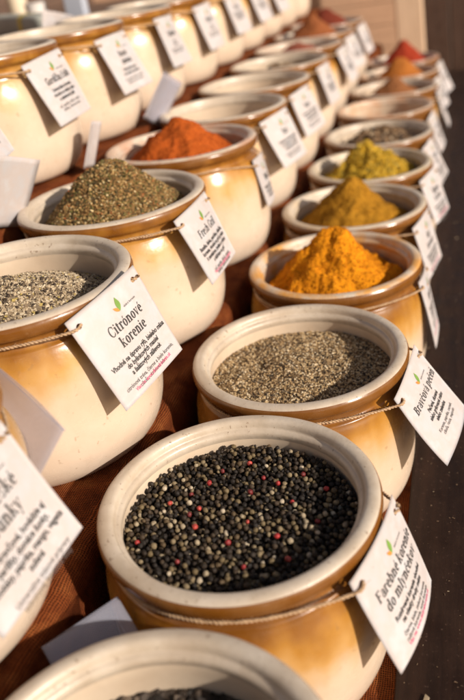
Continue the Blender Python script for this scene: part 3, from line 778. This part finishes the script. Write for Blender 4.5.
FILL = ('Vhodné na prípravu mäsa,', 'do polievok a omáčok', 'a zeleninových jedál')
TINY = ('soľ, paprika, cibuľa, cesnak,', 'bylinky, čierne korenie')
WEB = 'Viac na: www.dobrekorenie.sk'
make_tag('M1', -38.5, 1.03, .005, 18, .79, .82, 10, -3, 'white tag reading Citrónové korenie hanging on the cream jar at left', ('Citrónové', 'korenie'), ('Vhodné na úpravu rýb, bieleho mäsa', 'do bylinkových masiel', 'a šalátových zálievok'), ('citrónová tráva, čierne a biele korenie,', 'cibuľa, citrónová kôra'), WEB, (-.10, .02))
make_tag('M2', -35, 1.02, -.055, 21, .74, .74, 5, 7, 'white tag reading Fresh Gril hanging on the herb cone jar', ('Fresh Gril',), ('Bazalka, šalvia, petržlen, cibuľka,', 'korenie, vhodné na gril aj mäso', 'k zemiakom, hydine a rybám', 'a fašírkam na gril'), TINY, WEB)
make_tag('R1', -33, 1.025, -.06, 20, .80, .80, 4, -1, 'curved white tag reading Farebné korenie do mlynčekov on the peppercorn jar', ('Farebné korenie', 'do mlynčekov'), ('Rozdrvené korenie vhodné', 'na všetky druhy mäsa'), ('čierne, biele, zelené korenie,', 'ružové korenie, nové korenie'), WEB, (-.28, .02))
make_tag('R2', -31, 1.025, -.07, 30, .80, .80, 8, -2, 'white tag reading Bravčová pečeň sticking out over the dark board', ('Bravčová pečeň',), ('Pečené, dusené', 'alebo grilované mäso', 'alebo zelenina'), ('Korenie, paprika, cesnak,', 'cibuľa, rasca, majorán'), '', (-.2, .10))
make_tag('R3', -14, 1.01, -.2, 14, .70, .83, -4, -8, 'white tag on the turmeric jar, seen almost edge on', ('Kurkuma',), FILL, TINY, WEB)
make_tag('R4', -42, 1.02, -.08, 15, .74, .77, 5, 8, 'white tag on the mustard brown curry jar, over the dark board', ('Kari', 'korenie'), FILL, TINY, WEB)
make_tag('R5', -42, 1.015, -.10, 19, .72, .73, 3, 7, 'white tag on the yellow green spice jar', ('Šalátové', 'bylinky'), FILL, TINY, WEB)
make_tag('R6', -46, 1.01, -.13, 23, .73, .76, 6, 14, 'white tag on the jar of dark dried bits', ('Sušené', 'huby'), FILL, TINY, '', twine_q=0)
make_tag('R7', -38, 1.01, -.15, 19, .73, .74, 5, 12, 'blurred white tag on the low filled jar with reddish lip', ('Paprika',), FILL, TINY, '', twine_q=0)
make_tag('R8', -20, 1.01, -.18, 19, .74, .78, 4, 0, 'blurred white tag on the front row jar of brown powder', ('Škorica',), FILL, (), '', twine_q=0)
make_tag('R9', -39, 1.0, -.18, 22, .72, .74, 0, 8, 'blurred white tag on the front row jar of orange brown powder', ('Guláš',), FILL, (), '', twine_q=0)
make_tag('R10', -22, 1.0, -.17, 22, .72, .85, 1, -8, 'blurred white tag on the farthest front row jar', ('Chilli',), FILL, (), '', twine_q=0)
make_tag('M0', -30, 1.02, -.06, 20, .80, .86, 6, 0, 'large blurred tag cut by the left edge, its text ending in ke and nky', ('Na české', 'šunky'), ('Na bravčové, hovädzie aj', 'parížky, domáce šunky,', 'klobásy, paprika, mango, vegeta', 'sušená'), ('Univerzálne mäsové prípravy', 'zeleninové, hovädzie kusy'), '', (-.1, 0), head_size=.105, small_size=.05)
make_tag('M3', -12, 1.0, -.28, 12, .70, .62, -6, 0, 'small white tag on the paprika jar, seen from the side', ('Paprika',), FILL, (), '')
make_tag('M4', -46, 1.02, -.09, 24, .73, .75, 5, 6, 'white tag on the jar right behind the paprika', ('Kari',), FILL, TINY, '')
make_tag('M5', -47, 1.02, -.13, 20, .73, .75, 6, 10, 'white tag on the second jar behind the paprika', ('Rasca',), FILL, TINY, '', twine_q=0)
make_tag('M6', -40, 1.02, -.09, 18, .72, .76, 3, 10, 'blurred white tag on the third jar behind the paprika', ('Vňať',), FILL, (), '', twine_q=0)
make_tag('M7', -30, 1.02, -.11, 22, .73, .74, 3, 4, 'blurred white tag on the fourth jar behind the paprika', ('Ryby',), FILL, (), '', twine_q=0)
make_tag('M8', -40, 1.02, -.11, 20, .73, .76, 3, 6, 'blurred white tag on the last but one middle row jar', ('Chilli',), FILL, (), '', twine_q=0)
make_tag('M9', -36, 1.02, -.11, 20, .73, .76, 3, 6, 'blurred white tag on the farthest middle row jar', ('Guláš',), FILL, (), '', twine_q=0)
make_tag('B-1', -14, 1.02, -.12, 21, .76, .8, 5, 0, 'white tag corner poking in at the left edge of the photo', ('Majorán',), FILL, TINY, '')
make_tag('B0', -30, 1.02, -.11, 21, .73, .77, 6, 0, 'white tag on the first back row jar, headline in thin letters', ('Gordička š bôb',), ('Univerzálne korenie,', 'vhodné na všetky mäsa', 'a zeleninové jedlá'), TINY, '', head_size=.085)
make_tag('B1', -36, 1.02, -.14, 24, .72, .80, 4, 2, 'white tag with two line headline on the second back row jar', ('Bravúr', 'zelenina'), ('Univerzálna zmes', 'na varenie a pečenie'), TINY, '', head_size=.085)
make_tag('B2', -34, 1.02, -.13, 19, .72, .80, 0, 10, 'white tag on the third back row jar', ('Gulášové',), ('zmes', 'korenia'), TINY, '', twine_q=0)
make_tag('B3', -34, 1.02, -.15, 18, .72, .82, 2, 6, 'white tag on the fourth back row jar', ('Rybacie',), ('zmes', 'korenia'), TINY, '', twine_q=0)
make_tag('B4', -36, 1.02, -.14, 20, .72, .82, 2, 6, 'blurred white tag on the fifth back row jar', ('Hubové',), FILL, (), '', twine_q=0)
make_tag('B5', -36, 1.02, -.14, 20, .72, .82, 2, 6, 'blurred white tag on the sixth back row jar', ('Syrové',), FILL, (), '', twine_q=0)
make_tag('B6', -36, 1.02, -.14, 20, .72, .82, 2, 6, 'blurred white tag on the seventh back row jar', ('Zmes',), FILL, (), '', twine_q=0)

# ------------------------------------------------------------------ plastic sleeves and leaflets stuck between the jars
def sleeve(name, label, cat, c, ex, ey, w, h, paper=True, bend=.05, group=None, open_=.03):
    """two milky sheets joined on three sides, open at the top, with a leaflet inside"""
    c = np.array(c, float); ex = np.array(ex, float); ex /= np.linalg.norm(ex); ey = np.array(ey, float); ey -= ex * (ey @ ex); ey /= np.linalg.norm(ey)
    nz = np.cross(ex, ey)
    root = empty(name, c, label, cat, group)
    n = 14
    S, T = np.meshgrid(np.linspace(-w / 2, w / 2, n), np.linspace(0, h, n), indexing='ij')
    def sheet(sgn, op):
        b = bend * np.sin((S / w + .5) * np.pi) + sgn * op * np.sin((S / w + .5) * np.pi) * (1 - T / h) + sgn * .003
        return (S[..., None] * ex + T[..., None] * ey + b[..., None] * nz).reshape(-1, 3)
    f = grid_faces(n, n)
    a, b = sheet(1, open_), sheet(-1, open_)
    o = mesh_obj('plastic_sheet', a, f, SLEEVE if paper != 'card' else PLAINPAPER, root)
    s = o.modifiers.new('solid', 'SOLIDIFY'); s.thickness = .006 * U
    if paper != 'card':
        o = mesh_obj('plastic_sheet', b, f, SLEEVE, root); s = o.modifiers.new('solid', 'SOLIDIFY'); s.thickness = .006 * U
        rimv, rimf = tube_np(np.concatenate([a.reshape(n, n, 3)[:, 0], b.reshape(n, n, 3)[::-1, 0]]), .007, 6, True)
        mesh_obj('folded_edge', rimv, rimf, SLEEVE, root)
    if paper is True:
        m_ = (.94 * S[..., None] * ex + (.04 + T[..., None] * .94) * ey + (bend * np.sin((S / w + .5) * np.pi))[..., None] * nz).reshape(-1, 3)
        o = mesh_obj('leaflet', m_, f, PLAINPAPER, root); s = o.modifiers.new('solid', 'SOLIDIFY'); s.thickness = .004 * U
    return root

# ------------------------------------------------------------------ stepped burlap, boards, walls
def cloth():
    prof = [(-5.45, 1.08), (-5.2, 1.08), (-4.2, 1.08), (-3.28, 1.08), (-3.2, 1.06), (-3.17, .95), (-3.16, .4), (-3.15, -.05), (-3.12, -.26), (-3.0, -.305), (-2.1, -.305), (-1.22, -.305),
            (-1.15, -.32), (-1.125, -.40), (-1.12, -.8), (-1.11, -1.3), (-1.08, -1.45), (-1.0, -1.52), (0, -1.52), (1.06, -1.52), (1.1, -1.55)]
    pp = np.array(prof); sg = np.linalg.norm(np.diff(pp, axis=0), axis=1); cs = np.concatenate([[0], np.cumsum(sg)])
    q = np.linspace(0, cs[-1], 210); lat = np.interp(q, cs, pp[:, 0]); zz = np.interp(q, cs, pp[:, 1])
    al = np.linspace(-1.5, 28.5, 360)
    V = np.zeros((len(al), len(q), 3)); UVs = np.zeros((len(al), len(q), 2))
    for i, a in enumerate(al):
        for j in range(len(q)):
            flat = 1 if (abs(lat[j] + 1.12) < .09 or abs(lat[j] + 3.16) < .09) and True else 0
            wv = mnoise.fractal((a * 1.1, q[j] * .9, 0), 1., 2., 3)
            wz = .07 * abs(wv) * (0 if flat else 1); wl = .07 * wv * flat
            V[i, j] = P(lat[j] + wl, a, zz[j] + wz * .4 - .012)
            UVs[i, j] = (a, q[j])
    n1, n2 = len(al), len(q)
    o = mesh_obj('burlap_cloth', V.reshape(-1, 3), grid_faces(n1, n2), BURLAP, uvs=UVs.reshape(-1, 2))
    s = o.modifiers.new('solid', 'SOLIDIFY'); s.thickness = .03 * U; s.offset = -1
    tag(o, 'rust brown burlap cloth draped over the steps under the jars', 'cloth')
cloth()
ROT = np.array([[ND[0], UD[0], 0], [ND[1], UD[1], 0], [0, 0, 1]])      # lat, along, z -> world
def wbox(lat, al, z, s): return box(P(lat, al, z), s, ROT)
def board(name, label, cat, lat, al, z, s, mat, bv=.02):
    v, f = box((0, 0, 0), s)
    o = mesh_obj(name, v, f, mat, smooth=False); o.location = Vector(P(lat, al, z)) * U
    o.rotation_euler = (0, 0, math.atan2(ND[1], ND[0])); bevel(o, bv)
    return tag(o, label, cat)
DARKW = mat_wood('dark_stained_wood', (.009, .0045, .003), (.036, .017, .010), .56, (14, 1, 14), 5, gl=.22)
STEPW = mat_wood('step_wood', (.12, .07, .035), (.26, .16, .09), .6, (14, 1, 14), 7)
board('wooden_board', 'dark stained table board along the right side of the jars', 'board', 1.0 + 1.6, 13, -1.42 - .1, (3.2, 31, .2), DARKW, .03)
st = empty('stepped_stand', P(-2.5, 13.5, -3), 'wooden stepped stand carrying the three rows of jars under the burlap', 'stand')
def sbox(nm, l0, l1, z0, z1):
    v, f = box(np.array(P((l0 + l1) / 2, 13.5, (z0 + z1) / 2)) - np.array(P(-2.5, 13.5, -3)), (l1 - l0, 29.6, z1 - z0), ROT); mesh_obj(nm, v, f, STEPW, st, False)
sbox('step', -1.0, .9, -1.8, -1.60); sbox('step', -3.05, -1.25, -.55, -.385); sbox('step', -5.4, -3.3, .8, 1.0)
sbox('riser', -1.30, -1.25, -2.0, -.555); sbox('riser', -3.4, -3.35, -.75, .795)

# crumbs on the dark board
def crumbs():
    n = 420
    base, q = box((0, 0, 0), (1, 1, 1))
    V, F = [], []
    for i in range(n):
        lat = 1.02 + abs(rng.normal(0, .45)); al = rng.uniform(1.5, 16)
        s = rng.choice([.009, .014, .022, .045], p=[.6, .29, .09, .02]) * rng.uniform(.6, 1.2)
        a = rng.uniform(0, 6.28); c, sn = math.cos(a), math.sin(a)
        b = base * np.array([s * rng.uniform(.8, 1.6), s * rng.uniform(.3, .7), s * .3]) * (1 + rng.uniform(-.3, .3, (8, 3)))
        b = b @ np.array([[c, -sn, 0], [sn, c, 0], [0, 0, 1]]).T + np.array(P(lat, al, -1.42 + s * .17))
        F.append(q + len(V) * 8); V.append(b)
    o = mesh_obj('spice_crumbs', np.concatenate(V), np.concatenate(F), mat_island('crumbs', [(0, (.08, .05, .03)), (.5, (.2, .13, .08)), (.85, (.38, .3, .2))]), smooth=False)
    tag(o, 'tiny pale spice crumbs scattered on the dark table board', 'crumbs', None, 'stuff')
crumbs()

# far wall of horizontal boards, a pale post, a dark panel
WALLW = mat_wood('tan_wall_boards', (.36, .205, .12), (.50, .30, .185), .7, (1, 14, 14), 6)
POSTW = mat_wood('pale_post_wood', (.60, .40, .25), (.74, .53, .36), .7, (10, 10, 1), 6)
BROWNW = mat_wood('brown_panel_wood', (.055, .026, .015), (.10, .05, .03), .6, (10, 10, 1), 6)
v = []
pw = []
for i in range(9):
    z0 = -3.0 + i * .78
    pw.append(box((-3.2, 0, z0 + .39), (15, .2, .765)))
vv, ff = cat_mesh(pw)
o = mesh_obj('plank_wall', vv, ff, WALLW, smooth=False); o.location = Vector(P(-4.2, 29.6, 0)) * U; o.rotation_euler = (0, 0, math.atan2(ND[1], ND[0]) + R(12)); bevel(o, .03)
tag(o, 'tan wall of wide horizontal boards closing off the far end', 'wall')
v, f = box((0, 0, 0), (.9, .5, 6)); o = mesh_obj('wooden_post', v, f, POSTW, smooth=False); o.location = Vector(P(-.08, 28.0, .2)) * U; o.rotation_euler = (0, R(-3), math.atan2(ND[1], ND[0])); bevel(o, .05)
tag(o, 'pale wooden post standing in front of the far board wall', 'post')
pw = [box((k * 1.15, 0, 0), (1.12, .2, 7)) for k in range(4)]
vv, ff = cat_mesh(pw); o = mesh_obj('brown_partition', vv, ff, BROWNW, smooth=False); o.location = Vector(P(.62, 31.5, 0)) * U; o.rotation_euler = (0, R(-3), math.atan2(ND[1], ND[0])); bevel(o, .03)
tag(o, 'dark brown upright board partition at the far right behind the jars', 'partition')

# left side: board wall and a rear shelf with odds and ends behind the back row
pw = [box((0, 0, -3 + i * .9 + .45), (.2, 40, .885)) for i in range(12)]
vv, ff = cat_mesh(pw); o = mesh_obj('plank_wall', vv, ff, mat_wood('brown_wall_boards', (.075, .042, .028), (.14, .085, .058), .7, (14, 1, 14), 6), smooth=False)
o.location = Vector(P(-11.6, 12, 0)) * U; o.rotation_euler = (0, 0, math.atan2(ND[1], ND[0])); bevel(o, .03)
tag(o, 'dim brown board wall behind the back row at the upper left', 'wall')
board('wooden_shelf', 'brown shelf board behind the back row at the upper left', 'shelf', -8.45, 14, 2.24, (6.0, 26, .12), mat_wood('shelf_wood', (.10, .055, .035), (.18, .11, .07), .6, (14, 1, 14), 6), .02)
def upright(name, label, cat, lat, al, prof, mat, seg=48, z0=2.3):
    v, f = lathe(refine(prof, 1), seg); o = mesh_obj(name, v, f, mat); o.location = Vector(P(lat, al, z0)) * U; return tag(o, label, cat)
CREAM = mat_plain('cream_glaze', (.72, .60, .44), .3, 8, .1); GREYP = mat_plain('grey_green_wrap', (.42, .42, .36), .45, 8, .12, .6, .01)
YEL = mat_plain('yellow_band', (.75, .55, .10), .5, 8, .1); WHITEP = mat_plain('white_ceramic', (.74, .70, .66), .35, 8, .05); BLACKP = mat_plain('black_rubber', (.02, .018, .017), .5, 8, .2); STEEL = mat_plain('painted_steel', (.42, .45, .52), .4, 8, .1)
upright('cream_bottle', 'blurred cream bottle on the rear shelf at the top left corner', 'bottle', -10.4, 20.5, [(.001, 0), (.22, 0), (.26, .03), (.27, .3), (.27, .8), (.22, .95), (.12, 1.05), (.11, 1.25), (.13, 1.28), (.001, 1.29)], CREAM)
upright('white_cup', 'small white cup on the rear shelf at the upper left', 'cup', -8.7, 18.4, [(.001, 0), (.2, 0), (.23, .03), (.28, .5), (.29, .52), (.26, .5), (.2, .06), (.001, .05)], WHITEP)
upright('black_bowl', 'small black bowl on the rear shelf beside the white cup', 'bowl', -7.9, 17.6, [(.001, 0), (.14, 0), (.2, .06), (.26, .2), (.27, .22), (.24, .2), (.16, .06), (.001, .04)], BLACKP)
v, f = box((0, 0, 1.3), (.5, .3, 2.6)); o = mesh_obj('steel_post', v, f, STEEL, smooth=False); o.location = Vector(P(-7.5, 18.2, 2.305)) * U; o.rotation_euler = (0, 0, math.atan2(ND[1], ND[0])); bevel(o, .03)
tag(o, 'grey blue upright post on the rear shelf at the upper left', 'post')
pk = empty('wrapped_package', P(-7.0, 14.5, 2.56), 'grey green wrapped package with a yellow band behind the first back row jar', 'package')
dv = np.array(P(-8.45, 15.8)) - np.array(P(-5.67, 13.2)); ln = np.linalg.norm(dv); dv /= ln; sx = np.cross(dv, (0, 0, 1))
def soft_bar(l0, l1, wx, wz, n=40, m_=24):
    tt_ = np.linspace(l0, l1, n); V = []
    for q in tt_:
        k = (1 - abs(2 * (q - l0) / (l1 - l0) - 1) ** 14) ** .5 if l1 - l0 > 1 else 1
        for j in range(m_):
            a = 2 * math.pi * j / m_; ca, sa = math.cos(a), math.sin(a)
            ca = math.copysign(abs(ca) ** .5, ca); sa = math.copysign(abs(sa) ** .5, sa)
            V.append(dv * q + sx * ca * wx * k + np.array([0, 0, sa * wz * k]))
    return np.array(V), np.concatenate([grid_faces(n, m_), np.array([[i * m_ + m_ - 1, i * m_, (i + 1) * m_, (i + 1) * m_ + m_ - 1] for i in range(n - 1)], dtype=np.int32)])
v, f = soft_bar(-ln / 2, ln / 2, .26, .2); mesh_obj('wrapping', v, f, GREYP, pk)
v, f = soft_bar(-ln / 2 + .95, -ln / 2 + 1.2, .266, .206, 6); mesh_obj('band', v, f, YEL, pk)

G_ = 'plastic sleeves and leaflets between the jars'
def quad(name, label, cat, A, B, C_, **kw):
    A, B, C_ = map(np.array, (A, B, C_)); ex = B - A; ey = C_ - B
    ey = ey - ex * (ey @ ex) / (ex @ ex)
    return sleeve(name, label, cat, (A + B) / 2, ex, ey, np.linalg.norm(ex), np.linalg.norm(ey), group=G_, **kw)
quad('plastic_sleeve', 'milky plastic sleeve between the two cream jars at the left edge', 'plastic sleeve', (-1.731, 4.719, 1.02), (-1.089, 3.82, .9), (-1.30, 3.72, .66), bend=.03, open_=.022, paper=False)
quad('leaflet_card', 'large white card standing at the left edge, above the grey lemon pepper', 'card', P(-2.80, 5.8, 2.02), P(-2.80, 6.95, 1.66), P(-3.10, 6.85, .98), paper='card', bend=.03)
quad('leaflet_card', 'narrow white card wedged behind the herb cone, right of the first whole back row jar', 'card', P(-2.80, 8.30, 1.74), P(-2.86, 8.70, 1.66), P(-3.10, 9.02, 1.05), paper='card', bend=.01)
quad('plastic_sleeve', 'crumpled grey plastic sleeve under the tag of the second back row jar', 'plastic sleeve', P(-2.72, 10.8, 1.90), P(-2.72, 11.5, 1.60), P(-3.08, 11.25, 1.0), bend=.06, open_=.03)
quad('plastic_sleeve', 'clear plastic sleeve lying between the peppercorn jar and the bottom edge jar', 'plastic sleeve', (-1.446, 3.257, -.3), (-.968, 3.504, -.22), (-.768, 3.265, -.42), bend=.05, open_=.05, paper=False)
quad('leaflet_card', 'small white folded card lying behind the rims of the first two back row jars', 'card', P(-5.5, 13.9, 2.62), P(-5.42, 12.6, 2.85), P(-5.5, 12.55, 2.4), paper='card', bend=.08)
for o_ in bpy.data.objects:
    if o_.parent is None and o_.type == 'EMPTY' and not o_.children: bpy.data.objects.remove(o_)
